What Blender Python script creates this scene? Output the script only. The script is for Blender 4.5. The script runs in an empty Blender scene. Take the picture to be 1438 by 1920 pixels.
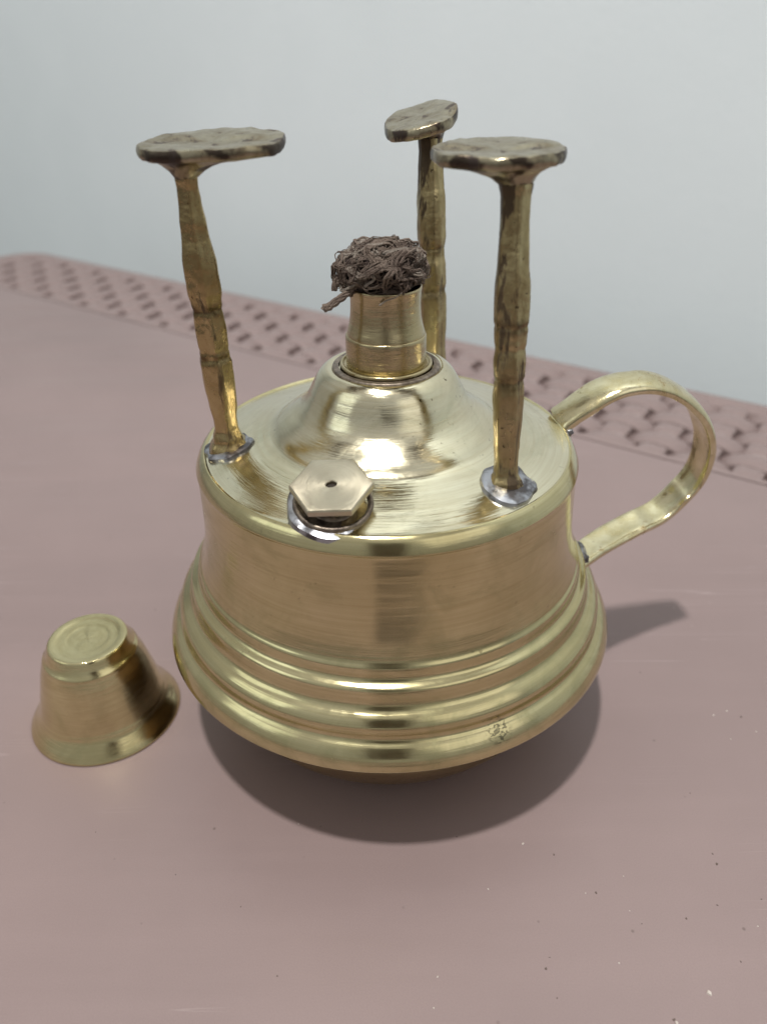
import bpy, math, random
from math import sin, cos, pi, radians, sqrt, atan2, hypot
from mathutils import Vector, Matrix, noise

# ---------------------------------------------------------------- units
# everything is written in units of the stove's base-flange radius; S turns that into metres at the end
S = 0.07
ZT = -0.544                      # table top height in those units
scene = bpy.context.scene
col = scene.collection
rnd = random.Random(7)

# ---------------------------------------------------------------- camera
cam_d = bpy.data.cameras.new('camera')
cam = bpy.data.objects.new('camera', cam_d); col.objects.link(cam); scene.camera = cam
cF = Vector((-0.00551792, 0.84904653, -0.52828926)); cR = Vector((0.99992508, -0.00108756, -0.01219198)); cU = Vector((0.0109261, 0.52831696, 0.84897692))
cC = Vector((0.0, -2.90412619, 2.29958886))
m = Matrix((cR, cU, -cF)).transposed().to_4x4(); m.translation = cC * S
cam.matrix_world = m
cam_d.sensor_fit = 'VERTICAL'; cam_d.sensor_height = 36.0
cam_d.lens = 1452.957 / 1920 * 36.0
cam_d.clip_start = 0.01; cam_d.clip_end = 100
cam_d.dof.use_dof = True
cam_d.dof.focus_distance = 2.95 * S
cam_d.dof.aperture_fstop = 10.5

# ---------------------------------------------------------------- world: the pale room around the table
w = bpy.data.worlds.new('World'); scene.world = w; w.use_nodes = True
wt = w.node_tree; wt.nodes.clear()
wo = wt.nodes.new('ShaderNodeOutputWorld'); wb = wt.nodes.new('ShaderNodeBackground')
wg = wt.nodes.new('ShaderNodeTexCoord'); ws = wt.nodes.new('ShaderNodeSeparateXYZ'); wr = wt.nodes.new('ShaderNodeValToRGB')
wmr = wt.nodes.new('ShaderNodeMapRange'); wmr.inputs[1].default_value = -1; wmr.inputs[2].default_value = 1
wt.links.new(wg.outputs['Generated'], ws.inputs[0]); wt.links.new(ws.outputs[2], wmr.inputs[0]); wt.links.new(wmr.outputs[0], wr.inputs[0])
cr = wr.color_ramp
cr.elements[0].position = 0.42; cr.elements[0].color = (0.20, 0.185, 0.175, 1)
cr.elements[1].position = 0.90; cr.elements[1].color = (0.84, 0.84, 0.82, 1)
e = cr.elements.new(0.50); e.color = (0.56, 0.555, 0.53, 1)
e = cr.elements.new(0.66); e.color = (0.60, 0.61, 0.60, 1)
wt.links.new(wr.outputs[0], wb.inputs[0]); wb.inputs[1].default_value = 0.58
wt.links.new(wb.outputs[0], wo.inputs[0])

# ---------------------------------------------------------------- lamps
def area(name, loc, target, size, power, color, shape='DISK', size_y=None):
    d = bpy.data.lights.new(name, 'AREA'); d.shape = shape; d.size = size; d.energy = power; d.color = color
    if size_y: d.size_y = size_y
    o = bpy.data.objects.new(name, d); col.objects.link(o); o.location = loc
    o.rotation_euler = (Vector(target) - Vector(loc)).to_track_quat('-Z', 'Y').to_euler()
    return o
area('ceiling_lamp', (-0.17, -0.36, 1.92), (0, 0, 0), 0.10, 34, (1.0, 0.985, 0.95))
area('reflection_fill_right', (1.35, -1.45, 1.35), (0, 0, 0), 1.7, 4.2, (1.0, 0.97, 0.88), 'RECTANGLE', 1.5)  # added soft fill, stands in for a bright wall mirrored in the brass
area('wall_fill_left', (-2.1, -0.75, 1.5), (-0.5, 0.55, 0.35), 1.4, 4.5, (0.90, 1.0, 0.94), 'RECTANGLE', 1.2)  # added fill aimed at the wall to lift its darker left side

scene.view_settings.view_transform = 'Standard'; scene.view_settings.look = 'None'
scene.view_settings.gamma = 1; scene.view_settings.exposure = 0.05
scene.cycles.max_bounces = 10; scene.cycles.use_denoising = True

# ---------------------------------------------------------------- material helpers
class NT:
    def __init__(s, name):
        s.m = bpy.data.materials.new(name); s.m.use_nodes = True; s.t = s.m.node_tree; s.t.nodes.clear()
        s.out = s.n('OutputMaterial'); s.b = s.n('BsdfPrincipled'); s.l(s.b.outputs[0], s.out.inputs[0])
        tc = s.n('TexCoord'); mp = s.n('Mapping'); mp.inputs['Scale'].default_value = (1 / S,) * 3
        s.l(tc.outputs['Object'], mp.inputs['Vector']); s.co = mp.outputs[0]
    def n(s, t): return s.t.nodes.new('ShaderNode' + t)
    def l(s, a, b): s.t.links.new(a, b)
    def val(s, sock, v):
        if hasattr(v, 'links') or isinstance(v, bpy.types.NodeSocket): s.l(v, sock)
        else: sock.default_value = v
    def math(s, op, a, b=0.0, c=None, clamp=False):
        n = s.n('Math'); n.operation = op; n.use_clamp = clamp
        s.val(n.inputs[0], a); s.val(n.inputs[1], b)
        if c is not None: s.val(n.inputs[2], c)
        return n.outputs[0]
    def noise(s, scale, detail=3, rough=0.55, co=None, dist=0):
        n = s.n('TexNoise'); s.l(co or s.co, n.inputs['Vector']); n.inputs['Scale'].default_value = scale
        n.inputs['Detail'].default_value = detail; n.inputs['Roughness'].default_value = rough; n.inputs['Distortion'].default_value = dist
        return n.outputs[0]
    def ramp(s, v, lo, hi, a=0.0, b=1.0):
        n = s.n('MapRange'); n.clamp = True; s.val(n.inputs[0], v)
        for i, q in enumerate((lo, hi, a, b)): s.val(n.inputs[i + 1], q)
        return n.outputs[0]
    def mix(s, f, a, b):
        n = s.n('Mix'); n.data_type = 'RGBA'; s.val(n.inputs[0], f)
        for i, q in ((6, a), (7, b)):
            if isinstance(q, tuple): n.inputs[i].default_value = (*q, 1) if len(q) == 3 else q
            else: s.l(q, n.inputs[i])
        return n.outputs[2]
    def scaleco(s, v, rot=(0, 0, 0)):
        mp = s.n('Mapping'); mp.inputs['Scale'].default_value = v; mp.inputs['Rotation'].default_value = rot
        s.l(s.co, mp.inputs[0]); return mp.outputs[0]
    def turned(s, f):
        """co-ordinates that run round the axis slowly and along the profile fast: lathe brushing"""
        sp = s.n('SeparateXYZ'); s.l(s.co, sp.inputs[0]); x, y, z = sp.outputs
        r = s.math('SQRT', s.math('ADD', s.math('MULTIPLY', x, x), s.math('MULTIPLY', y, y)))
        rr = s.math('MAXIMUM', r, 0.001)
        c = s.n('CombineXYZ'); s.l(s.math('DIVIDE', x, rr), c.inputs[0]); s.l(s.math('DIVIDE', y, rr), c.inputs[1])
        s.l(s.math('MULTIPLY', s.math('SUBTRACT', r, z), f), c.inputs[2]); return c.outputs[0]
    def bump(s, h, strength, dist, prev=None):
        n = s.n('Bump'); s.val(n.inputs['Strength'], strength); n.inputs['Distance'].default_value = dist * S; s.l(h, n.inputs['Height'])
        if prev: s.l(prev, n.inputs['Normal'])
        return n.outputs[0]
    def set(s, **k):
        for a, v in k.items(): s.val(s.b.inputs[a.replace('_', ' ')], (*v, 1) if isinstance(v, tuple) and len(v) == 3 else v)
        return s.m

def brass_turned(name, base, dark, rough=0.24, line=0.25, spots=0.5, aniso=0.5, freq=55.0, mark=False):
    t = NT(name)
    fine = t.noise(1.0, 4, 0.75, t.turned(freq)); mid = t.noise(1.0, 2, 0.6, t.turned(freq * 0.22))
    cloud = t.noise(2.1, 4, 0.6, dist=0.4); pits = t.noise(46, 3, 0.6); patch = t.noise(5.0, 5, 0.65)
    pm = t.math('MULTIPLY', t.ramp(pits, 0.64, 0.72), t.ramp(patch, 0.50, 0.62))
    smu = t.noise(3.3, 5, 0.7, dist=1.2)
    cl = t.mix(t.ramp(cloud, 0.38, 0.68, 0, 0.55), base, dark)
    cl = t.mix(t.ramp(smu, 0.50, 0.66, 0, 0.40), cl, tuple(q * k_ for q, k_ in zip(dark, (0.80, 0.92, 0.95))))
    cl = t.mix(t.ramp(fine, 0.40, 0.66, 0, 0.48), cl, dark)
    cl = t.mix(t.math('MULTIPLY', pm, spots), cl, (0.10, 0.07, 0.035))
    if mark:      # the worn stamp on the flange
        vm = t.n('VectorMath'); vm.operation = 'DISTANCE'; t.l(t.co, vm.inputs[0]); vm.inputs[1].default_value = mark
        k = t.math('MULTIPLY', t.ramp(vm.outputs['Value'], 0.035, 0.060, 1, 0), t.ramp(t.noise(60, 2, 0.6, t.scaleco((1, 1, 1.6))), 0.50, 0.56))
        cl = t.mix(t.math('MULTIPLY', k, 0.75), cl, (0.10, 0.09, 0.06))
    rg = t.math('ADD', t.ramp(smu, 0.42, 0.68, rough - 0.02, rough + 0.13), t.ramp(fine, 0.3, 0.7, -0.03, 0.05))
    nb = t.bump(fine, line, 0.004); nb = t.bump(mid, line * 0.8, 0.012, nb); nb = t.bump(pm, -0.3 if spots else 0.0, 0.004, nb)
    tg = t.n('Tangent'); tg.direction_type = 'RADIAL'; tg.axis = 'Z'
    t.l(tg.outputs[0], t.b.inputs['Tangent']); t.l(nb, t.b.inputs['Normal'])
    return t.set(Base_Color=cl, Metallic=1.0, Roughness=rg, Anisotropic=aniso)

def brass_cast(name, base, dark, scorch, amount=0.5, rough=0.33, bs=1.0, sides=False, soot=False, groove=False):
    t = NT(name)
    cloud = t.noise(7, 4, 0.65, t.scaleco((1.6, 1.6, 0.7)), 0.5); blot = t.noise(6.5, 5, 0.62, t.scaleco((2.0, 2.0, 0.45)), 0.3)
    pits = t.noise(55, 3, 0.6); scr = t.noise(60, 3, 0.7, t.scaleco((1.0, 1.0, 0.12))); lump = t.noise(14, 4, 0.6)
    cl = t.mix(t.ramp(cloud, 0.36, 0.66), base, dark)
    b1 = t.ramp(blot, 0.64 - 0.16 * amount, 0.68 - 0.13 * amount)
    if soot:      # heat-blackened towards the pot end of the leg, in streaks
        sp0 = t.n('SeparateXYZ'); t.l(t.co, sp0.inputs[0])
        st0 = t.noise(5.0, 4, 0.6, t.scaleco((1.8, 1.8, 0.45)), 0.2)
        b1 = t.math('MAXIMUM', b1, t.ramp(t.math('ADD', st0, t.ramp(sp0.outputs[2], 0.35, 1.0, -0.12, 0.07)), 0.53, 0.56))
    cl = t.mix(t.math('MULTIPLY', b1, 0.9), cl, scorch)
    cl = t.mix(t.ramp(pits, 0.66, 0.71, 0, 0.8), cl, scorch)
    if groove:     # dirt left in the two turned grooves
        sg = t.n('SeparateXYZ'); t.l(t.co, sg.inputs[0]); zz = t.math('ADD', sg.outputs[2], t.math('MULTIPLY', t.noise(5), 0.04)); gm = None
        for z0 in (0.425, 0.610):
            q = t.ramp(t.math('ABSOLUTE', t.math('SUBTRACT', zz, z0)), 0.010, 0.034, 1, 0); gm = q if gm is None else t.math('MAXIMUM', gm, q)
        cl = t.mix(t.math('MULTIPLY', gm, t.ramp(t.noise(8, 4, 0.7), 0.42, 0.58, 0.0, 0.8)), cl, scorch)
    if sides:      # soot still sits in patches on the unground sides and underside of the casting
        ge = t.n('NewGeometry'); sp = t.n('SeparateXYZ'); tr = t.n('VectorTransform'); tr.vector_type = 'NORMAL'; tr.convert_from = 'WORLD'; tr.convert_to = 'OBJECT'
        t.l(ge.outputs['True Normal'], tr.inputs[0]); t.l(tr.outputs[0], sp.inputs[0])
        sd = t.math('MULTIPLY', t.ramp(sp.outputs[2], 0.75, 0.55, 0, 1), t.ramp(t.noise(5.5, 4, 0.6), 0.46, 0.52))
        cl = t.mix(t.math('MULTIPLY', sd, 0.9), cl, scorch)
    rg = t.math('ADD', t.ramp(cloud, 0.3, 0.7, rough - 0.08, rough + 0.08), t.math('MULTIPLY', b1, 0.18))
    nb = t.bump(lump, 0.30 * bs, 0.020); nb = t.bump(scr, 0.22 * bs, 0.006, nb); nb = t.bump(pits, -0.25 * bs, 0.008, nb)
    t.l(nb, t.b.inputs['Normal'])
    return t.set(Base_Color=cl, Metallic=t.ramp(b1, 0, 1, 1.0, 0.55), Roughness=rg)

M_BODY = brass_turned('brass_body', (0.69, 0.615, 0.365), (0.45, 0.38, 0.19), 0.12, 0.17, 0.45, 0.0, mark=(0.408, -0.885, 0.075))
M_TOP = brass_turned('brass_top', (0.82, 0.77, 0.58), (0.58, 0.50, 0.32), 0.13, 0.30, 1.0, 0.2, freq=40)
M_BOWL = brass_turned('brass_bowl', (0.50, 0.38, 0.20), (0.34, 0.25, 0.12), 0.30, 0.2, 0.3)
M_TUBE = brass_turned('brass_tube', (0.57, 0.485, 0.30), (0.37, 0.30, 0.155), 0.20, 0.35, 0.1, 0.3, freq=90)
M_CAP = brass_turned('brass_cap', (0.71, 0.63, 0.37), (0.49, 0.40, 0.20), 0.12, 0.22, 0.1, 0.3, freq=60)
M_NUT = brass_turned('brass_nut', (0.58, 0.52, 0.40), (0.50, 0.44, 0.32), 0.34, 0.10, 0.0, freq=160)
M_HANDLE = brass_cast('brass_handle', (0.76, 0.69, 0.46), (0.58, 0.50, 0.28), (0.25, 0.18, 0.08), 0.05, 0.22, bs=0.3)
M_LEG = brass_cast('cast_brass_leg', (0.50, 0.40, 0.21), (0.33, 0.24, 0.11), (0.075, 0.045, 0.022), 0.35, 0.27, groove=True)
M_LEG2 = brass_cast('cast_brass_leg_blotched', (0.47, 0.385, 0.21), (0.30, 0.225, 0.11), (0.05, 0.030, 0.018), 0.75, soot=True, groove=True)
M_PLATE = brass_cast('ground_brass_plate', (0.40, 0.355, 0.25), (0.21, 0.165, 0.10), (0.045, 0.032, 0.028), 0.45, 0.34, sides=True)

def solder_mat():
    t = NT('solder'); a = t.noise(11, 4, 0.6); b = t.noise(6, 3, 0.6)
    cl = t.mix(t.ramp(a, 0.44, 0.58), (0.38, 0.39, 0.42), (0.10, 0.095, 0.10)); cl = t.mix(t.ramp(b, 0.55, 0.65, 0, 0.6), cl, (0.10, 0.08, 0.07))
    t.l(t.bump(a, 0.4, 0.012), t.b.inputs['Normal'])
    return t.set(Base_Color=cl, Metallic=0.9, Roughness=0.33)
M_SOLDER = solder_mat()
def dull_mat():
    t = NT('tarnished_seat'); a = t.noise(30, 3, 0.7)
    t.l(t.bump(a, 0.4, 0.006), t.b.inputs['Normal'])
    return t.set(Base_Color=t.mix(t.ramp(a, 0.35, 0.65), (0.30, 0.25, 0.20), (0.11, 0.085, 0.07)), Metallic=0.85, Roughness=0.42)
M_DULL = dull_mat()
def dark_mat():
    t = NT('bore_dark'); a = t.noise(10)
    return t.set(Base_Color=t.mix(a, (0.02, 0.014, 0.01), (0.04, 0.028, 0.02)), Metallic=0.3, Roughness=0.7)
M_DARK = dark_mat()
def fibre_mat(name, c1, c2):
    t = NT(name); a = t.noise(9, 4, 0.7); b = t.noise(90, 3, 0.7)
    cl = t.mix(t.ramp(a, 0.35, 0.65), c1, c2); cl = t.mix(t.ramp(b, 0.3, 0.7, 0, 0.5), cl, tuple(q * 0.45 for q in c1))
    t.l(t.bump(b, 0.8, 0.01), t.b.inputs['Normal'])
    return t.set(Base_Color=cl, Roughness=0.9)
M_WICKCORE = fibre_mat('wick_core', (0.030, 0.018, 0.015), (0.07, 0.045, 0.038))
M_FIBRE = fibre_mat('wick_fibre', (0.20, 0.15, 0.118), (0.10, 0.068, 0.054))
M_FIBRE2 = fibre_mat('wick_fibre_pale', (0.30, 0.255, 0.215), (0.16, 0.125, 0.10))

def table_mat(name, c, panel=True):
    t = NT(name)
    cloud = t.noise(0.55, 4, 0.55); grain = t.noise(160, 3, 0.7); smear = t.noise(1.0, 4, 0.6, t.scaleco((0.35, 3.2, 1), (0, 0, radians(14))), 0.3)
    c2 = tuple(q * 0.88 for q in c)
    cl = t.mix(t.ramp(cloud, 0.35, 0.65), c, c2)
    cl = t.mix(t.ramp(smear, 0.45, 0.75, 0, 0.30), cl, tuple(min(1, q * 1.14) for q in c))
    cl = t.mix(t.ramp(grain, 0.35, 0.70, 0, 0.22), cl, tuple(q * 0.66 for q in c))
    nb = t.bump(grain, 0.10, 0.006)
    if panel:
        # hair scratches: thin lines of a warped, very stretched noise
        s1 = t.noise(1.0, 2, 0.5, t.scaleco((0.22, 9.0, 1), (0, 0, radians(-8))), 0.15); s2 = t.noise(1.0, 2, 0.5, t.scaleco((0.3, 12.0, 1), (0, 0, radians(22))), 0.15)
        l1 = t.ramp(t.math('ABSOLUTE', t.math('SUBTRACT', s1, 0.60)), 0.0, 0.006, 1, 0); l2 = t.ramp(t.math('ABSOLUTE', t.math('SUBTRACT', s2, 0.63)), 0.0, 0.005, 1, 0)
        gate = t.ramp(t.noise(1.1, 2), 0.5, 0.62)
        ln = t.math('MULTIPLY', t.math('MAXIMUM', l1, l2), gate)
        cl = t.mix(t.math('MULTIPLY', ln, 0.20), cl, (0.62, 0.52, 0.50))
        vo = t.n('TexVoronoi'); vo.inputs['Scale'].default_value = 6.5; t.l(t.co, vo.inputs['Vector'])
        sp = t.math('MULTIPLY', t.ramp(vo.outputs['Distance'], 0.025, 0.055, 1, 0), t.ramp(t.noise(5, 2), 0.50, 0.56))
        cl = t.mix(t.math('MULTIPLY', sp, 0.7), cl, (0.12, 0.085, 0.075))
        nb = t.bump(ln, 0.15, 0.004, nb)
    t.l(nb, t.b.inputs['Normal'])
    return t.set(Base_Color=cl, Roughness=t.ramp(smear, 0.3, 0.7, 0.36, 0.47), Specular_IOR_Level=0.38)
TC = (0.270, 0.200, 0.193)
M_TABLE = table_mat('table_plastic', TC)
M_WEAVE = table_mat('woven_plastic', (0.272, 0.203, 0.194), False)
M_WBASE = table_mat('woven_plastic_recess', (0.27, 0.185, 0.175), False)

def wall_mat():
    t = NT('painted_wall'); a = t.noise(0.25, 4, 0.6); g = t.noise(14, 4, 0.65)
    t.l(t.bump(g, 0.12, 0.03), t.b.inputs['Normal'])
    return t.set(Base_Color=t.mix(t.ramp(a, 0.35, 0.65), (0.80, 0.865, 0.895), (0.755, 0.82, 0.85)), Roughness=0.75)
M_WALL = wall_mat()
def crumb_mat(name, c):
    t = NT(name); return t.set(Base_Color=t.mix(t.noise(20), c, tuple(q * 0.7 for q in c)), Roughness=0.8)
M_CRUMB = crumb_mat('pale_crumb', (0.60, 0.53, 0.48)); M_GRIT = crumb_mat('dark_grit', (0.14, 0.10, 0.085))

# ---------------------------------------------------------------- mesh helpers
def obj(name, V, Fs, mat, parent=None, sharp=32, smooth=True, **props):
    me = bpy.data.meshes.new(name); me.from_pydata([tuple(v) for v in V], [], Fs)
    for mm in (mat if isinstance(mat, (list, tuple)) else [mat]): me.materials.append(mm)
    if smooth:
        me.polygons.foreach_set('use_smooth', [True] * len(me.polygons)); me.set_sharp_from_angle(angle=radians(sharp))
    o = bpy.data.objects.new(name, me); col.objects.link(o)
    if parent: o.parent = parent
    for k, v in props.items(): o[k] = v
    return o
def empty(name, loc, **props):
    o = bpy.data.objects.new(name, None); col.objects.link(o); o.location = loc; o.empty_display_size = 0.02
    for k, v in props.items(): o[k] = v
    return o
def rounded(P, r, n=4):
    """round the corners of an open profile; P may carry its own radius as third value"""
    out = [P[0][:2]]
    for i in range(1, len(P) - 1):
        a, b, c = Vector(P[i - 1][:2]), Vector(P[i][:2]), Vector(P[i + 1][:2]); q = P[i][2] if len(P[i]) > 2 else r
        d1 = min(q, (a - b).length * 0.48); d2 = min(q, (c - b).length * 0.48)
        p1 = b + (a - b).normalized() * d1; p2 = b + (c - b).normalized() * d2
        for k in range(n + 1):
            u = k / n; v = p1 * (1 - u) ** 2 + b * 2 * u * (1 - u) + p2 * u * u; out.append((v.x, v.y))
    out.append(P[-1][:2]); return out
def dense(P, step=0.03):
    out = [P[0]]
    for a, b in zip(P, P[1:]):
        n = max(1, int(hypot(a[0] - b[0], a[1] - b[1]) / step))
        for k in range(1, n + 1): out.append((a[0] + (b[0] - a[0]) * k / n, a[1] + (b[1] - a[1]) * k / n))
    return out
def lathe(P, seg=160, wob=0.0, wf=1.3, seed=0.0, close=(False, False)):
    V, Fs = [], []
    for (r, z) in P:
        for k in range(seg):
            a = 2 * pi * k / seg; q = r
            zz = z
            if wob:
                nv = noise.noise(Vector((cos(a) * wf + seed, sin(a) * wf, (z - r) * 3.0 + seed)))
                q += wob * nv; zz += wob * 0.6 * noise.noise(Vector((cos(a) * wf, sin(a) * wf + seed, (z - r) * 3.0 - seed)))
            V.append((q * cos(a), q * sin(a), zz))
    for i in range(len(P) - 1):
        for k in range(seg):
            k2 = (k + 1) % seg; Fs.append((i * seg + k, (i + 1) * seg + k, (i + 1) * seg + k2, i * seg + k2))
    # fix direction so normals look outward for profiles that run downward
    if close[0]: V.append((0, 0, P[0][1])); c = len(V) - 1; Fs += [(c, k, (k + 1) % seg) for k in range(seg)]
    if close[1]: V.append((0, 0, P[-1][1])); c = len(V) - 1; b = (len(P) - 1) * seg; Fs += [(c, b + (k + 1) % seg, b + k) for k in range(seg)]
    return V, Fs
def tube(path, rad, n=6, cap=True):
    """rad: number or list; parallel-transport frame"""
    pts = [Vector(p) for p in path]; V, Fs = [], []
    up = Vector((0, 0, 1)); t0 = (pts[1] - pts[0]).normalized()
    if abs(t0.dot(up)) > 0.9: up = Vector((1, 0, 0))
    u = t0.cross(up).normalized()
    for i, p in enumerate(pts):
        t = (pts[min(i + 1, len(pts) - 1)] - pts[max(i - 1, 0)]).normalized()
        u = (u - t * u.dot(t)).normalized(); v = t.cross(u)
        r = rad[i] if isinstance(rad, (list, tuple)) else rad
        for k in range(n):
            a = 2 * pi * k / n; V.append(p + (u * cos(a) + v * sin(a)) * r)
    for i in range(len(pts) - 1):
        for k in range(n):
            k2 = (k + 1) % n; Fs.append((i * n + k, i * n + k2, (i + 1) * n + k2, (i + 1) * n + k))
    if cap: Fs.append(tuple(reversed(range(n)))); Fs.append(tuple(range((len(pts) - 1) * n, len(pts) * n)))
    return V, Fs
def join(parts):
    V, Fs = [], []
    for v, f in parts:
        b = len(V); V += list(v); Fs += [tuple(i + b for i in q) for q in f]
    return V, Fs
def lerp(L, t):
    """piecewise-linear/smooth table lookup"""
    if t <= L[0][0]: return L[0][1]
    for (a, x), (b, y) in zip(L, L[1:]):
        if t <= b:
            u = (t - a) / (b - a); u = u * u * (3 - 2 * u); return x + (y - x) * u
    return L[-1][1]
def xf(VF, M): return [M @ Vector(v) for v in VF[0]], VF[1]

# ================================================================ SETTING
# table axes: E along the far edge, N towards the wall
Ed = Vector((0.822, -0.569, 0)).normalized(); Nd = Vector((-Ed.y, Ed.x, 0))
def T(e, n, z): p = Ed * e + Nd * n; return Vector((p.x, p.y, z))
WN = 6.3
wall_V = [T(-75, WN, -11), T(60, WN, -11), T(60, WN, 26), T(-75, WN, 26), T(-75, WN + 1.5, -11), T(60, WN + 1.5, -11), T(60, WN + 1.5, 26), T(-75, WN + 1.5, 26)]
obj('wall', wall_V, [(0, 1, 2, 3), (5, 4, 7, 6), (3, 2, 6, 7), (4, 5, 1, 0), (4, 0, 3, 7), (1, 5, 6, 2)], M_WALL, smooth=False, kind='structure')

tbl = empty('table', (0, 0, 0), label='dusty pink plastic table with woven-look border, under the brass stove', category='table')
E0, E1, N0, N1 = -10.08, 6.5, -6.5, 4.77          # outer rim of the table
BW = 1.565                                        # width of the border
def rrect(e0, e1, n0, n1, r, z, k=10):
    out = []
    for (ce, cn, a0) in ((e1 - r, n1 - r, 0), (e0 + r, n1 - r, 90), (e0 + r, n0 + r, 180), (e1 - r, n0 + r, 270)):
        for i in range(k + 1):
            a = radians(a0 + 90 * i / k); out.append(T(ce + r * cos(a), cn + r * sin(a), z))
    return out
def loops(Ls, capfirst=False, caplast=False):
    n = len(Ls[0]); V = [v for L in Ls for v in L]; Fs = []
    for i in range(len(Ls) - 1):
        for k in range(n): k2 = (k + 1) % n; Fs.append((i * n + k, i * n + k2, (i + 1) * n + k2, (i + 1) * n + k))
    if capfirst: Fs.append(tuple(reversed(range(n))))
    if caplast: Fs.append(tuple(range((len(Ls) - 1) * n, len(Ls) * n)))
    return V, Fs
# flat panel inside the border (rounded edge dropping into a fine groove)
def ins(d, z, r): return rrect(E0 + BW + d, E1 - BW - d, N0 + BW + d, N1 - BW - d, r, z)
obj('table_panel', *loops([ins(0.012, ZT - 0.09, 0.10), ins(0.012, ZT - 0.012, 0.10), ins(0.02, ZT - 0.003, 0.10), ins(0.035, ZT, 0.10)], caplast=True), M_TABLE, tbl)
# border: sunken bed, the rolled outer rim and the skirt
bed = [rrect(E0 + BW, E1 - BW, N0 + BW, N1 - BW, 0.10, ZT - 0.115), rrect(E0 + 0.30, E1 - 0.30, N0 + 0.30, N1 - 0.30, 0.45, ZT - 0.115)]
obj('border_bed', *loops(list(reversed(bed))), M_WBASE, tbl)
lip = [rrect(E0 + BW - 0.002, E1 - BW + 0.002, N0 + BW - 0.002, N1 - BW + 0.002, 0.10, ZT - 0.088), rrect(E0 + BW - 0.006, E1 - BW + 0.006, N0 + BW - 0.006, N1 - BW + 0.006, 0.11, ZT - 0.006),
       rrect(E0 + BW - 0.07, E1 - BW + 0.07, N0 + BW - 0.07, N1 - BW + 0.07, 0.15, ZT - 0.006), rrect(E0 + BW - 0.095, E1 - BW + 0.095, N0 + BW - 0.095, N1 - BW + 0.095, 0.16, ZT - 0.088)]
obj('inner_lip', *loops(list(reversed(lip))), M_WEAVE, tbl)
def rim(d, z, r): return rrect(E0 + d, E1 - d, N0 + d, N1 - d, r, z)
rr_ = [rim(0.30, ZT - 0.085, 0.35), rim(0.27, ZT - 0.03, 0.38), rim(0.20, ZT + 0.0, 0.42), rim(0.10, ZT - 0.005, 0.5), rim(0.03, ZT - 0.05, 0.55), rim(0.0, ZT - 0.13, 0.58), rim(0.0, ZT - 0.75, 0.58), rim(0.08, ZT - 0.80, 0.52), rim(0.12, ZT - 0.30, 0.5), rim(1.0, ZT - 0.30, 0.3)]
obj('outer_rim', *loops(list(reversed(rr_)), capfirst=True), M_WEAVE, tbl)

# woven border: plain weave, strips run along E over stakes along N
def arch(L, W, h, dip, nl=12, nw=6, EX=2.6, bul=0.06, tw=0.0):
    """a strip arched along its length with rounded long edges, closed below"""
    V, Fs = [], []
    for i in range(nl + 1):
        u = -1 + 2 * i / nl; zc = h - (dip + h) * (abs(u) ** EX)
        for j in range(nw + 1):
            v = -1 + 2 * j / nw
            V.append((u * L / 2, v * W / 2 * (1 - bul * abs(u) ** 5), zc - 0.020 * (abs(v) ** 5) + tw * v * abs(u) ** 3))
    nn = nw + 1
    for i in range(nl):
        for j in range(nw): a = i * nn + j; Fs.append((a, a + nn, a + nn + 1, a + 1))
    b = len(V)
    for i in range(nl + 1):
        for j in (0, nw): x, y, z = V[i * nn + j]; V.append((x, y, z - 0.08))
    for i in range(nl):
        Fs.append((i * nn, b + 2 * i, b + 2 * i + 2, (i + 1) * nn)); Fs.append((i * nn + nw, (i + 1) * nn + nw, b + 2 * i + 3, b + 2 * i + 1))
    return V, Fs
ROT = Matrix.Rotation(atan2(Ed.y, Ed.x), 4, 'Z')
PE, PN = 0.3665, 0.2235
def mk(name, VF, mat):
    o = obj(name, VF[0], VF[1], mat, tbl, sharp=60); return o
strip0 = mk('strip', arch(PE * 2 - 0.205, PN * 0.985, 0.014, 0.085, EX=2.2, bul=0.35, tw=0.022), M_WEAVE)
stake0 = mk('stake', arch(PN * 1.12, 0.215, 0.010, 0.030, EX=4), M_WEAVE)
used = {'strip': False, 'stake': False}; spill = {'strip': [], 'stake': []}
def place(o0, e, n, turn=0, jit=0.0):
    key = 'strip' if o0 is strip0 else 'stake'
    if used[key]: o = o0.copy(); col.objects.link(o); o.parent = tbl
    else: o = o0; used[key] = True
    o.location = T(e, n, ZT - 0.012 + rnd.uniform(-0.004, 0.002)); o.rotation_euler = (rnd.uniform(-.015, .015), rnd.uniform(-.01, .01), atan2(Ed.y, Ed.x) + turn + rnd.uniform(-.012, .012))
for mrow in range(6):
    n = 3.345 + PN * mrow
    for k in range(-28, 8):
        e = -0.12 + PE * k
        if e < E0 + 0.35: continue
        if e < E0 + 0.62 and n > N1 - 0.62 and hypot(e - (E0 + .7), n - (N1 - .7)) > 0.45: continue
        if (k + mrow) % 2 == 0: place(strip0, e, n)
        else: place(stake0, e, n, pi / 2)
# the same weave on down the left-hand border
for mrow in range(-34, 0):
    n = 3.345 + PN * mrow
    for k in range(-26, -22):
        e = -0.12 + PE * k
        if e < E0 + 0.35 or e > E0 + BW - 0.22: continue
        if (k + mrow) % 2 == 0: place(strip0, e, n)
        else: place(stake0, e, n, pi / 2)

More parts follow.
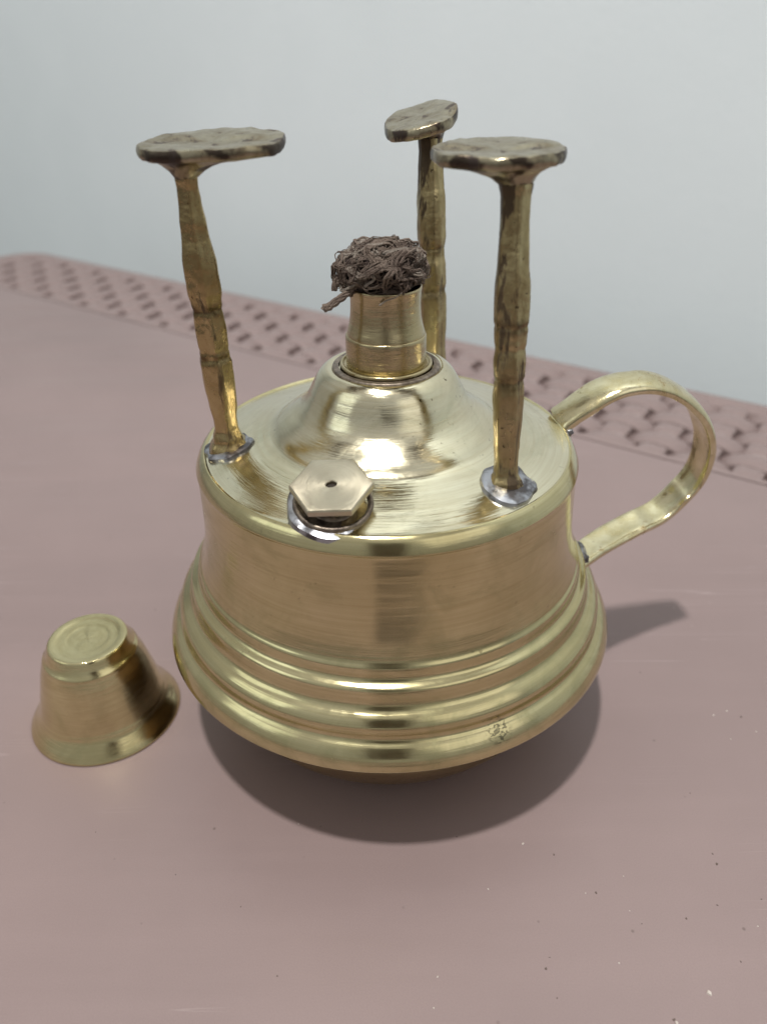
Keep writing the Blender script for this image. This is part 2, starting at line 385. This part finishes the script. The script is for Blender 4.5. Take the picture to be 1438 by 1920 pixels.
# ================================================================ THE STOVE
st = empty('spirit_stove', (0, 0, ZT), label='polished brass spirit stove with three upright pot-rest legs, a loop handle and a frayed wick', category='stove')
def part(name, VF, mat, parent=None, loc=None, **k):
    """geometry given in world units, stored relative to the stove's base"""
    off = Vector((0, 0, ZT)) if parent is None else parent['_off'] if False else None
    return None
ORG = {st: Vector((0, 0, ZT))}
def piece(name, VF, mat, parent, origin=None, **k):
    """VF in world units; object origin at `origin` (world); parent any object already in ORG"""
    o_w = Vector(origin) if origin is not None else Vector(ORG[parent])
    V = [Vector(v) - o_w for v in VF[0]]
    o = obj(name, V, VF[1], mat, parent, **k); o.location = o_w - ORG[parent]; ORG[o] = o_w
    return o

# tank wall: rolled shoulder, slightly tapering wall and the stepped base flange
wallP = [(0.735, 0.8545), (0.747, 0.8625, .005), (0.762, 0.852, .015), (0.777, 0.828, .015), (0.7865, 0.803, .004), (0.7825, 0.795, .004), (0.7815, 0.78, .01), (0.784, 0.62, .1), (0.790, 0.52, .06), (0.802, 0.44, .05), (0.818, 0.385, .03), (0.826, 0.361, .008),
         (0.836, 0.350, .008), (0.8395, 0.338, .006), (0.841, 0.305, .010), (0.850, 0.292, .012), (0.876, 0.279, .012), (0.881, 0.262, .008), (0.882, 0.222, .014),
         (0.892, 0.198, .02), (0.925, 0.178, .025), (0.943, 0.152, .012), (0.945, 0.138, .008), (0.941, 0.104, .012), (0.946, 0.088, .012), (0.970, 0.072, .025), (0.990, 0.045, .02), (1.001, 0.016, .010), (1.004, -0.010, .006), (0.992, -0.020, .006), (0.955, -0.020), (0.86, -0.005)]
piece('tank_wall', lathe(dense(rounded(wallP, 0.01, 5)), 200, 0.0035, 1.5, 1.0), M_BODY, st, (0, 0, 0))
topP = [(0.125, 1.172), (0.205, 1.172), (0.222, 1.178, .006), (0.238, 1.175, .012), (0.268, 1.150, .03), (0.294, 1.104, .06), (0.318, 1.054, .06), (0.350, 1.014, .05), (0.394, 0.984, .03), (0.434, 0.957, .03), (0.462, 0.929, .025), (0.490, 0.917, .03), (0.54, 0.905, .05), (0.62, 0.886), (0.70, 0.866, .03), (0.738, 0.857), (0.749, 0.858)]
piece('top_cover', lathe(dense(rounded(topP, 0.02, 5)), 200, 0.0055, 1.9, 4.0), M_TOP, st, (0, 0, 0))
bowlP = [(0.90, -0.010), (0.905, -0.03), (0.90, -0.09), (0.875, -0.17), (0.835, -0.26), (0.78, -0.35), (0.71, -0.43), (0.64, -0.49), (0.60, -0.515), (0.59, -0.530), (0.585, ZT + 0.002), (0.57, ZT + 0.001)]
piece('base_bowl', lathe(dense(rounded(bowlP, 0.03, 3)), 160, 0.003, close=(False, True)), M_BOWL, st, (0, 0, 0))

# burner: seat ring, lower collar, upper tube, wick
piece('burner_seat', lathe(rounded([(0.214, 1.170), (0.212, 1.181, .005), (0.20, 1.183), (0.188, 1.182)], .004, 3), 96, 0.001), M_DULL, st, (0, 0, 1.17))
ws_ = piece('washer', lathe(rounded([(0.182, 1.178), (0.182, 1.193, .006), (0.171, 1.196, .004), (0.166, 1.188, .004), (0.155, 1.188)], .004, 3), 96), M_TUBE, st, (0, 0, 1.17))
tb = piece('burner_tube', lathe(dense(rounded([(0.149, 1.303), (0.1505, 1.309, .003), (0.1475, 1.325, .02), (0.1365, 1.365, .05), (0.1325, 1.42, .05), (0.1335, 1.46, .02), (0.1375, 1.490, .006), (0.131, 1.493, .003), (0.128, 1.488, .003), (0.127, 1.40)], .01, 4), .015), 128, 0.0006), M_TUBE, st, (0, 0, 1.17))
piece('burner_collar', lathe(rounded([(0.153, 1.184), (0.156, 1.192, .004), (0.1565, 1.300, .006), (0.153, 1.3085, .003), (0.149, 1.3085)], .003, 3), 128), M_TUBE, st, (0, 0, 1.17))

# wick: a mop of burnt fibre
wc = Vector((-0.012, 0.0, 1.555)); WR = Vector((0.161, 0.158, 0.104))
def wickp(th, ph, s=1.0):
    d = Vector((cos(ph) * cos(th), cos(ph) * sin(th), sin(ph)))
    nn = 1 + 0.20 * noise.noise(d * 2.3 + Vector((5, 1, 2))) + 0.12 * noise.noise(d * 5)
    # flat on top, tucked in below
    z = d.z; z = z if z < 0.6 else 0.6 + (z - 0.6) * 0.6
    tuck = 1.0 if d.z > -0.35 else 1 - 0.55 * (-0.35 - d.z)
    q = Vector((d.x * WR.x * nn * tuck, d.y * WR.y * nn * tuck, z * WR.z * nn - (0.03 if d.x < -0.55 and d.z < 0.1 else 0) * min(1, (-0.55 - d.x) * 4)))
    return wc + q * s
V, Fs = [], []
nu, nv = 56, 28
for j in range(nv + 1):
    for i in range(nu):
        p = wickp(2 * pi * i / nu, -pi / 2 + pi * j / nv); p = wc + (p - wc) * 0.86
        d = (p - wc); p = p + d * (0.20 * noise.noise(p * 20) + 0.09 * noise.noise(p * 60)); V.append(p)
for j in range(nv):
    for i in range(nu): i2 = (i + 1) % nu; Fs.append((j * nu + i, j * nu + i2, (j + 1) * nu + i2, (j + 1) * nu + i))
wk = piece('wick', (V, Fs), M_WICKCORE, st, (0, 0, 1.49))
def strand(n, turns, rad, s0, ang, rw, dth=0.0):
    """a curl of fibre: a drifting small circle drawn on the mop's surface"""
    c = Vector((rw.gauss(0, 1), rw.gauss(0, 1), rw.gauss(0.25, 0.7))).normalized(); u = c.orthogonal().normalized(); v = c.cross(u)
    p0 = rw.uniform(0, 2 * pi); dr = Vector((rw.uniform(-1, 1), rw.uniform(-1, 1), rw.uniform(-.6, .6))) * 0.5; sg = rw.choice((-1, 1)); pts = []; sq = rw.uniform(0.5, 1.0)
    for i in range(n):
        q = i / (n - 1); a = p0 + sg * q * turns * 2 * pi; rho = (ang + dth) * (1 - 0.25 * q)
        d = (c * cos(rho) + (u * cos(a) + v * sin(a) * sq) * sin(rho) + dr * q).normalized()
        d = (d + Vector((noise.noise(d * 3 + c), noise.noise(d * 3 + u), 0)) * 0.15).normalized()
        pts.append(wickp(atan2(d.y, d.x), max(-1.0, math.asin(max(-1, min(1, d.z)))), s0 + 0.05 * sin(q * 9 + p0) - (0.10 * (2 * q - 1) ** 4)))
    return tube(pts, [rad * (0.4 + 0.6 * sin(pi * (i + 0.5) / n) ** 0.5) for i in range(n)], 5)
rw = random.Random(11)
for i in range(74):       # locks of matted fibre thick enough to follow by eye
    sd = rw.random(); L_, s_, a_, nl_ = rw.uniform(0.4, 0.9), rw.uniform(0.93, 1.03), rw.uniform(0.25, 1.15), rw.choice((1, 2, 3))
    lk = [strand(30, L_, 0.0056, s_ + 0.020 * sin(q * 2.1), a_, random.Random(sd), 0.075 * q) for q in range(nl_)]
    piece('strand', join(lk), M_FIBRE2 if rw.random() < 0.35 else M_FIBRE, wk)
piece('fine_fibres', join([strand(18, rw.uniform(0.2, 0.6), rw.uniform(0.0010, 0.0022), rw.uniform(0.95, 1.07), rw.uniform(0.3, 1.3), rw) for i in range(260)]), M_FIBRE, wk, kind='stuff')
def fray(pts, r0, r1, n=4, spread=0.006):
    P = [];
    for q in range(n):
        ph = q * 2 * pi / n; m = len(pts) * 3
        path = []
        for i in range(m):
            u = i / (m - 1) * (len(pts) - 1); a = int(min(u, len(pts) - 2)); f = u - a
            p = Vector(pts[a]).lerp(Vector(pts[a + 1]), f); tw = ph + i * 0.5
            path.append(p + Vector((cos(tw), sin(tw) * .5, sin(tw))) * spread)
        P.append(tube(path, [r0 + (r1 - r0) * i / (m - 1) for i in range(m)], 5))
    return join(P)
piece('loose_strand', fray([(-0.125, -0.10, 1.500), (-0.150, -0.125, 1.487), (-0.178, -0.135, 1.470), (-0.205, -0.14, 1.452), (-0.222, -0.14, 1.448)], 0.007, 0.009, 4, 0.007), M_FIBRE, wk)
piece('loose_strand', fray([(-0.150, -0.04, 1.54), (-0.178, -0.06, 1.52), (-0.186, -0.06, 1.495)], 0.009, 0.006, 4, 0.008), M_FIBRE, wk)
piece('loose_strand', tube([(0.06, -0.150, 1.505), (0.035, -0.152, 1.487), (0.0, -0.150, 1.475), (-0.022, -0.147, 1.458)], [0.0022, 0.0025, 0.003, 0.004], 5), M_FIBRE2, wk)

# filler: solder patch, neck ring, hexagonal cap with its breather hole
fc = Vector((-0.190, -0.585, 0.886)); tilt = Matrix.Translation(fc) @ Matrix.Rotation(radians(14), 4, 'X') @ Matrix.Rotation(radians(3), 4, 'Y')
def blob_ring(r0, r1, h, seg=72, seed=0.0, wob=0.18, nr=9):
    V, Fs = [], []
    for j in range(nr):
        u = j / (nr - 1); 
        for k in range(seg):
            a = 2 * pi * k / seg; ns = noise.noise(Vector((cos(a) * 1.3 + seed, sin(a) * 1.3, seed))) + 0.10 * noise.noise(Vector((cos(a) * 3.3 + seed, sin(a) * 3.3, seed)))
            ro = r1 * (1 + wob * ns); r = r0 + (ro - r0) * u
            z = h * sqrt(max(0, 1 - u ** 2.2)) * (1 + 0.35 * noise.noise(Vector((r * cos(a) * 22 + seed, r * sin(a) * 22, seed)))) - (0.012 if j == nr - 1 else 0)
            V.append((r * cos(a), r * sin(a), z))
    for j in range(nr - 1):
        for k in range(seg): k2 = (k + 1) % seg; Fs.append((j * seg + k, (j + 1) * seg + k, (j + 1) * seg + k2, j * seg + k2))
    return V, Fs
filler = piece('filler_neck', xf(lathe(rounded([(0.150, -0.02), (0.140, 0.022, .006), (0.132, 0.026, .004), (0.124, 0.020, .004), (0.115, 0.006), (0.085, 0.006), (0.078, 0.02), (0.078, 0.075)], .005, 3), 96), tilt), M_DULL, st, fc)
piece('solder', xf(blob_ring(0.125, 0.166, 0.012, 96, 3.0, 0.16), tilt), M_SOLDER, filler)
def hexnut(R, h, hole, seg=96):
    def rh(a, R): a = (a % (pi / 3)) - pi / 6; return R * cos(pi / 6) / cos(a)
    rings = [(0.3, 0, 0), (1, -0.006, 0), (1, 0, 0.006), (1, 0, h - 0.006), (1, -0.005, h - 0.001), (1, -0.012, h)]
    V, Fs = [], []
    for f, d, z in rings:
        for k in range(seg): a = 2 * pi * k / seg; r = rh(a, R) * f + d; V.append((r * cos(a), r * sin(a), z))
    for r, z in ((0.10, h), (0.07, h), (0.035, h), (hole + 0.003, h), (hole, h - 0.003), (hole, h - 0.028), (0.001, h - 0.028)):
        for k in range(seg): a = 2 * pi * k / seg; q = r * (1 + (0.12 * sin(a * 2 + 1) if r <= hole + .004 else 0)); V.append((q * cos(a), q * sin(a), z))
    n = len(rings) + 7
    for i in range(n - 1):
        for k in range(seg): k2 = (k + 1) % seg; Fs.append((i * seg + k, i * seg + k2, (i + 1) * seg + k2, (i + 1) * seg + k))
    return V, Fs
nt = Matrix.Translation((-0.192, -0.590, 0.950)) @ Matrix.Rotation(radians(15), 4, 'X') @ Matrix.Rotation(radians(-1.5), 4, 'Y')
hexo = obj('filler_cap', *hexnut(0.147, 0.032, 0.0165), M_NUT, st, sharp=25); hexo.matrix_local = Matrix.Translation(-ORG[st]) @ nt; ORG[hexo] = nt.translation
plug = obj('breather_hole', *lathe([(0.0155, 0.018), (0.0155, 0.008), (0.001, 0.008)], 32, close=(True, False)), M_DARK, hexo)

# ---------------------------------------------------------------- legs
def leg(base, junc, prof, plate, mat, seed, sq=0.10, ridge=0.06, cut=None):
    """prof: (fraction of height, half-width in units). plate: (cx, cy, cz, a, b, tx, ty, rot, thickness, exponent)"""
    B, J = Vector(base), Vector(junc); n = 190; seg = 48; V, Fs = [], []
    ax = (J - B).normalized(); ux = Vector((1, 0, 0)); ux = (ux - ax * ux.dot(ax)).normalized(); vx = ax.cross(ux)
    for i in range(n + 1):
        t = i / n; c = B.lerp(J, t); r = lerp(prof, t)
        rotf = 0.35 + 0.25 * noise.noise(Vector((seed, 0, t * 1.5)))
        for k in range(seg):
            a = 2 * pi * k / seg
            # soft facets, a casting seam and hammer lumps
            fa = ((a + rotf) % (pi / 3)) - pi / 6; f = 1.01 * (1 + 0.75 * (cos(pi / 6) / cos(fa) * 1.07 - 1)) + sq * 0.3 * cos(3 * a + seed) + ridge * max(0, cos((a + pi / 2 - 0.35 - 0.25 * sin(t * 5 + seed)))) ** 30 * 1.3
            for g0, gd in ((0.395, .055), (0.575, .06), (0.81, .02)):
                f -= gd * (0.75 + 0.6 * noise.noise(Vector((cos(a) + seed, sin(a), g0 * 9)))) * math.exp(-((t - g0 - 0.006 * noise.noise(Vector((cos(a) * 1.5, sin(a) * 1.5, seed)))) / 0.0075) ** 2)
            q = Vector((cos(a) * 1.2, sin(a) * 1.2, t * 15 + seed))
            f += 0.030 * noise.noise(q) + 0.014 * noise.noise(q * 3.1) + 0.010 * noise.noise(q * 8)
            V.append(c + (ux * cos(a) + vx * sin(a)) * r * f)
    for i in range(n):
        for k in range(seg): k2 = (k + 1) % seg; Fs.append((i * seg + k, i * seg + k2, (i + 1) * seg + k2, (i + 1) * seg + k))
    lg = piece('leg', (V, Fs), mat, st, B, sharp=55)
    # foot plate: a slab with a ragged underside that flares out of the stem
    cx, cy, cz, a_, b_, tx, ty, rot, th, ex = plate; C = Vector((cx, cy, cz)); V, Fs = [], []; seg = 96
    def out(a, s=1.0):
        ca, sa = cos(a), sin(a); k = (abs(ca) ** ex + abs(sa) ** ex) ** (-1 / ex)
        k *= 1 + 0.045 * noise.noise(Vector((ca * 1.6 + seed, sa * 1.6, seed))) + 0.008 * noise.noise(Vector((ca * 9 + seed, sa * 9, seed)))
        x, y = a_ * k * ca * s, b_ * k * sa * s; xr, yr = x * cos(rot) - y * sin(rot), x * sin(rot) + y * cos(rot)
        return xr, yr
    rings = []
    for s, dz in ((0.02, 0.0), (0.3, 0.0), (0.55, 0.0), (0.78, 0.0), (0.95, -0.0005), (0.985, -0.0025), (0.998, -0.007), (1.008, -th * 0.5), (1.0, -th * 0.85), (0.975, -th)):
        L = []
        for k in range(seg):
            a = 2 * pi * k / seg; x, y = out(a, s)
            nz = 0.008 * noise.noise(Vector((x * 9 + seed, y * 9, s))) + (0.0035 * noise.noise(Vector((x * 30 + seed, y * 30, 1))))
            if s < 0.97:      # a low ground step across the face
                yy = y + 0.02 * noise.noise(Vector((x * 14, seed, 0))) + 0.15 * x
                nz -= 0.010 * (1 / (1 + math.exp(-(0.045 - abs(yy + 0.01)) * 130))) * (1 if s < .9 else .3) if cut else 0
            side = 0.010 * noise.noise(Vector((cos(a) * 7 + seed, sin(a) * 7, dz * 30))) if s > 0.96 else 0
            L.append(C + Vector((x * (1 + side), y * (1 + side), dz + nz + y * math.tan(tx) + x * math.tan(ty))))
        rings.append(L)
    # underside flare down to the stem
    Jc = J; low = [(0.80, 0.07), (0.60, 0.17), (0.42, 0.30), (0.26, 0.48), (0.12, 0.72), (0.0, 1.04)]
    rs = lerp(prof, 1.0)
    for w_, d_ in low:
        L = []
        for k in range(seg):
            a = 2 * pi * k / seg; x, y = out(a, 0.95); P = C + Vector((x, y, -th + y * math.tan(tx) + x * math.tan(ty)))
            Q = Jc + (ux * cos(a + rot) + vx * sin(a + rot)) * rs * 0.98
            q = Q + (P - Q) * w_ ; q.z = P.z + (Q.z - P.z) * d_ + 0.006 * noise.noise(Vector((x * 16, y * 16, w_ * 5 + seed)))
            L.append(q)
        rings.append(L)
    VF = loops([list(reversed(r)) for r in rings], capfirst=True)
    pl = piece('foot_plate', (VF[0], VF[1]), M_PLATE, lg, C, sharp=40)
    return lg
legL = leg((-0.632, -0.118, 0.872), (-0.640, -0.20, 1.905),
    [(0.0, .088), (0.02, .080), (0.055, .060), (0.105, .047), (0.14, .0465), (0.21, .055), (0.29, .060), (0.37, .0605), (0.405, .056), (0.425, .0535), (0.445, .057), (0.50, .058), (0.555, .055), (0.575, .0535), (0.595, .056), (0.64, .062), (0.72, .060), (0.85, .046), (0.93, .038), (0.97, .036), (1.0, .038)],
    (-0.558, -0.12, 2.006, .236, .19, radians(3.2), radians(1.5), 0, 0.037, 2.5), M_LEG, 1.3, cut=True)
legR = leg((0.428, -0.448, 0.878), (0.402, -0.36, 1.895),
    [(0.0, .066), (0.02, .060), (0.055, .044), (0.09, .041), (0.17, .044), (0.27, .0495), (0.345, .052), (0.375, .050), (0.39, .0485), (0.41, .051), (0.455, .052), (0.48, .0505), (0.50, .0485), (0.52, .052), (0.60, .0575), (0.68, .057), (0.80, .049), (0.90, .0455), (0.96, .046), (1.0, .052)],
    (0.353, -0.28, 1.990, .207, .19, radians(2.0), radians(1.2), 0, 0.038, 2.3), M_LEG2, 7.7, cut=True)
legB = leg((0.228, 0.600, 0.878), (0.198, 0.72, 1.905),
    [(0.0, .085), (0.03, .070), (0.08, .058), (0.15, .055), (0.28, .061), (0.36, .063), (0.40, .058), (0.43, .062), (0.50, .062), (0.545, .057), (0.57, .0575), (0.62, .064), (0.75, .063), (0.88, .055), (0.96, .050), (1.0, .052)],
    (0.157, 0.72, 1.998, .150, .205, radians(7.5), radians(13), 0.0, 0.044, 2.2), M_LEG2, 4.4)
def on_disc(x, y):
    r = hypot(x, y); return 0.922 - (r - 0.475) * 0.2335 if r > 0.475 else 0.93
def solder_at(lg, x, y, r0, r1, h, seed, wob=0.16):
    a = atan2(y, x); M = Matrix.Translation((x, y, on_disc(x, y))) @ Matrix.Rotation(a, 4, 'Z') @ Matrix.Rotation(radians(13), 4, 'Y') @ Matrix.Rotation(-a, 4, 'Z')
    piece('solder', xf(blob_ring(r0, r1, h, 72, seed, wob), M), M_SOLDER, lg)
solder_at(legL, -0.640, -0.125, 0.055, 0.103, 0.016, 2.0, 0.35)
solder_at(legR, 0.432, -0.452, 0.045, 0.108, 0.018, 5.0, 0.42)
solder_at(legB, 0.228, 0.600, 0.055, 0.105, 0.022, 8.0)

# ---------------------------------------------------------------- handle: a flat D-section strip bent into a loop
HP = [(0.751, 0.156, 0.849), (0.768, 0.157, 0.866), (0.858, 0.165, 0.936), (0.967, 0.179, 0.992), (1.11, 0.208, 1.001), (1.252, 0.245, 0.941), (1.374, 0.285, 0.838), (1.456, 0.32, 0.708), (1.485, 0.344, 0.585), (1.472, 0.354, 0.465), (1.408, 0.339, 0.37), (1.307, 0.3, 0.289), (1.163, 0.23, 0.259), (1.017, 0.143, 0.235), (0.914, 0.065, 0.218), (0.871, 0.037, 0.21)]
def catmull(P, per=8):
    out = []
    for i in range(len(P) - 1):
        p0, p1, p2, p3 = (Vector(P[max(i - 1, 0)]), Vector(P[i]), Vector(P[i + 1]), Vector(P[min(i + 2, len(P) - 1)]))
        for k in range(per):
            t = k / per; out.append(0.5 * ((2 * p1) + (p2 - p0) * t + (2 * p0 - 5 * p1 + 4 * p2 - p3) * t * t + (3 * p1 - p0 - 3 * p2 + p3) * t ** 3))
    out.append(Vector(P[-1])); return out
hc = catmull(HP); V, Fs = [], []; hs = 28
for i, p in enumerate(hc):
    u = i / (len(hc) - 1)
    tn = Vector((-0.205, 1.0, 0.1436)).normalized()
    q0, q1 = hc[max(i - 1, 0)], hc[min(i + 1, len(hc) - 1)]; tg = (q1 - q0).normalized(); nn = tn.cross(tg).normalized()
    if nn.dot(p - Vector((1.1, 0.25, 0.58))) < 0: nn = -nn
    c = p
    hw = 0.083 * (1 - 0.10 * u) * (1 + 0.04 * noise.noise(Vector((u * 9, 2, 0)))); ht = 0.030
    for k in range(hs):
        a = 2 * pi * k / hs; ca, sa = cos(a), sin(a)
        x = hw * (abs(ca) ** 0.55) * (1 if ca > 0 else -1); y = ht * (abs(sa) ** 0.7) * (1 if sa > 0 else -1)
        if sa < 0: y *= 0.75 - 0.45 * (1 - abs(x / hw)) ** 0.8     # hollowed inner face
        else: y *= 1 + 0.15 * (1 - (x / hw) ** 2)
        nz = 0.0035 * noise.noise(Vector((u * 12, ca * 1.2, sa * 1.2))) + 0.0012 * noise.noise(Vector((u * 40, ca, sa))) + (0.009 * math.exp(-((u - 0.66) / 0.012) ** 2) + 0.007 * math.exp(-((u - 0.78) / 0.014) ** 2)) * (-1 if sa < 0 else -0.6)
        V.append(c + tn * (x + nz) + nn * (y + nz * 1.3))
for i in range(len(hc) - 1):
    for k in range(hs): k2 = (k + 1) % hs; Fs.append((i * hs + k, i * hs + k2, (i + 1) * hs + k2, (i + 1) * hs + k))
Fs.append(tuple(range(hs))); Fs.append(tuple(reversed(range((len(hc) - 1) * hs, len(hc) * hs))))
hd = piece('handle', (V, Fs), M_HANDLE, st, (0.8, 0.15, 0.5), sharp=50)
def lump(c, r, seed, axis=(1, 1, 1)):
    V, Fs = [], []; nu, nv = 28, 14
    for j in range(nv + 1):
        for i in range(nu):
            a, b = 2 * pi * i / nu, -pi / 2 + pi * j / nv; d = Vector((cos(b) * cos(a), cos(b) * sin(a), sin(b)))
            V.append(Vector(c) + Vector((d.x * axis[0], d.y * axis[1], d.z * axis[2])) * r * (1 + 0.3 * noise.noise(d * 1.7 + Vector((seed, 0, 0)))))
    for j in range(nv):
        for i in range(nu): i2 = (i + 1) % nu; Fs.append((j * nu + i, j * nu + i2, (j + 1) * nu + i2, (j + 1) * nu + i))
    return V, Fs
piece('solder', join([lump((0.765, 0.155, 0.845), 0.032, 1, (.7, 2.2, 1.0)), lump((0.775, 0.085, 0.832), 0.019, 2)]), M_SOLDER, hd)
piece('solder', join([lump((0.894, 0.065, 0.213), 0.036, 3, (.8, 2.0, 1.0)), lump((0.894, 0.005, 0.223), 0.026, 4)]), M_SOLDER, hd)

# ================================================================ THE SMALL CUP (burner cover) beside the stove
cup = empty('burner_cap', (-1.397, -0.161, ZT), label='small flared brass burner cap standing on the pink table left of the stove', category='cap')
ORG[cup] = Vector((-1.394, -0.161, ZT))
cupP = [(0.1755, 0.4685, .004), (0.180, 0.462, .006), (0.197, 0.418, .02), (0.2145, 0.398, .006), (0.2165, 0.388, .006), (0.240, 0.32, .06), (0.264, 0.22, .1), (0.286, 0.125, .04), (0.292, 0.112, .006), (0.300, 0.090, .02), (0.318, 0.062, .012), (0.338, 0.034, .02), (0.352, 0.010, .008), (0.353, 0.004, .003), (0.344, 0.002, .002), (0.318, 0.03), (0.29, 0.08)]
cupP = [(0.0, 0.463), (0.09, 0.463), (0.10, 0.4645), (0.135, 0.4655), (0.150, 0.469, .01), (0.170, 0.470, .006)] + cupP
cb = obj('cap_shell', *lathe(dense(rounded(cupP, 0.01, 4)), 144, 0.002, 1.4, 9.0), M_CAP, cup)

# ================================================================ the phone that takes the picture: seen only as a dark reflection and shadow in the brass
ph_w, ph_h, ph_t = 1.10, 2.30, 0.12
def slab(w_, h_, t_, r, k=8):
    L = []
    for dz, d in ((0, 0.03), (0.02, 0.0), (t_ - 0.02, 0.0), (t_, 0.03)):
        q = []
        for (cx, cy, a0) in ((1, 1, 0), (-1, 1, 90), (-1, -1, 180), (1, -1, 270)):
            for i in range(k + 1):
                a = radians(a0 + 90 * i / k); q.append(Vector((cx * (w_ / 2 - r) + (r - d) * cos(a), cy * (h_ / 2 - r) + (r - d) * sin(a), dz)))
        L.append(q)
    return loops(L, capfirst=True, caplast=True)
t_ = NT('phone_glass'); M_PHONE = t_.set(Base_Color=t_.mix(t_.noise(0.6), (0.16, 0.155, 0.14), (0.20, 0.19, 0.17)), Roughness=0.5)
phone = obj('phone', *slab(ph_w, ph_h, ph_t, 0.16), M_PHONE, sharp=40, label='dark phone held above the front of the table, reflected in the brass', category='phone')
pm_ = Matrix((cR, cU, -cF)).transposed().to_4x4(); pm_.translation = cC - cF * 0.05 - cU * (ph_h / 2 - 0.25) ; phone.matrix_world = pm_

# ================================================================ crumbs and grit on the table
def bit(rb, size, flat=0.4):
    n = 7; top = []; bot = []
    for k in range(n):
        a = 2 * pi * k / n + rb.uniform(-.3, .3); r = size * rb.uniform(0.5, 1.1); top.append(Vector((r * cos(a) * .7, r * sin(a) * .5, size * flat))); bot.append(Vector((r * cos(a), r * sin(a) * .7, 0)))
    M = Matrix.Rotation(rb.uniform(0, 6.28), 4, 'Z')
    return [M @ v for v in bot + top], [tuple(range(n, 2 * n))] + [(k, (k + 1) % n, n + (k + 1) % n, n + k) for k in range(n)]
def unproj(X, Y, z=ZT):      # where a given pixel of the photograph meets the table, used once to set fixed positions
    f = 1452.957; d = cF + cR * ((X - 719) / f) - cU * ((Y - 960) / f); t = (z - cC.z) / d.z; return cC + d * t
rb = random.Random(3); pale, dark = [], []
for X, Y, s in ((980, 1582, .008), (1329, 1862, .013), (1362, 1333, .007), (1337, 1341, .006), (1369, 1386, .006), (1417, 1372, .006), (1160, 1806, .005), (1180, 1708, .004), (1168, 1643, .004), (813, 1890, .005), (1097, 1675, .005), (915, 1667, .005), (820, 1832, .005), (1420, 1737, .004), (1268, 1918, .008), (1262, 1140, .006), (1296, 1174, .005), (560, 1545, .004), (1330, 1130, .004)):
    v, f = bit(rb, s); p = unproj(X, Y); pale.append(([q + p for q in v], f))
for X, Y, s in ((1389, 1344, .008), (1344, 1620, .009), (1335, 1601, .005), (1117, 1674, .008), (1023, 1816, .007), (1038, 1602, .006), (1427, 1686, .005), (1286, 1722, .006), (1344, 1697, .006), (1263, 1912, .008), (1044, 1871, .004), (1203, 1732, .004), (856, 1569, .005), (1293, 1487, .005), (1388, 1803, .005), (452, 1700, .004), (1030, 1795, .004), (330, 1640, .004), (520, 1830, .004), (180, 1560, .004)):
    v, f = bit(rb, s, .3); p = unproj(X, Y); dark.append(([q + p for q in v], f))
for o, lb, ct in ((obj('crumbs', *join(pale), M_CRUMB, smooth=False), 'tiny pale crumbs scattered on the pink table right of the stove', 'crumbs'), (obj('grit', *join(dark), M_GRIT, smooth=False), 'tiny dark specks of grit scattered on the pink table', 'grit')):
    o['kind'] = 'stuff'; o['label'] = lb; o['category'] = ct

# ---------------------------------------------------------------- scale the whole place to metres
for me in bpy.data.meshes: me.transform(Matrix.Scale(S, 4)); me.update()
for o in list(scene.objects):
    if o.type in {'MESH', 'EMPTY'}: o.location = o.location * S
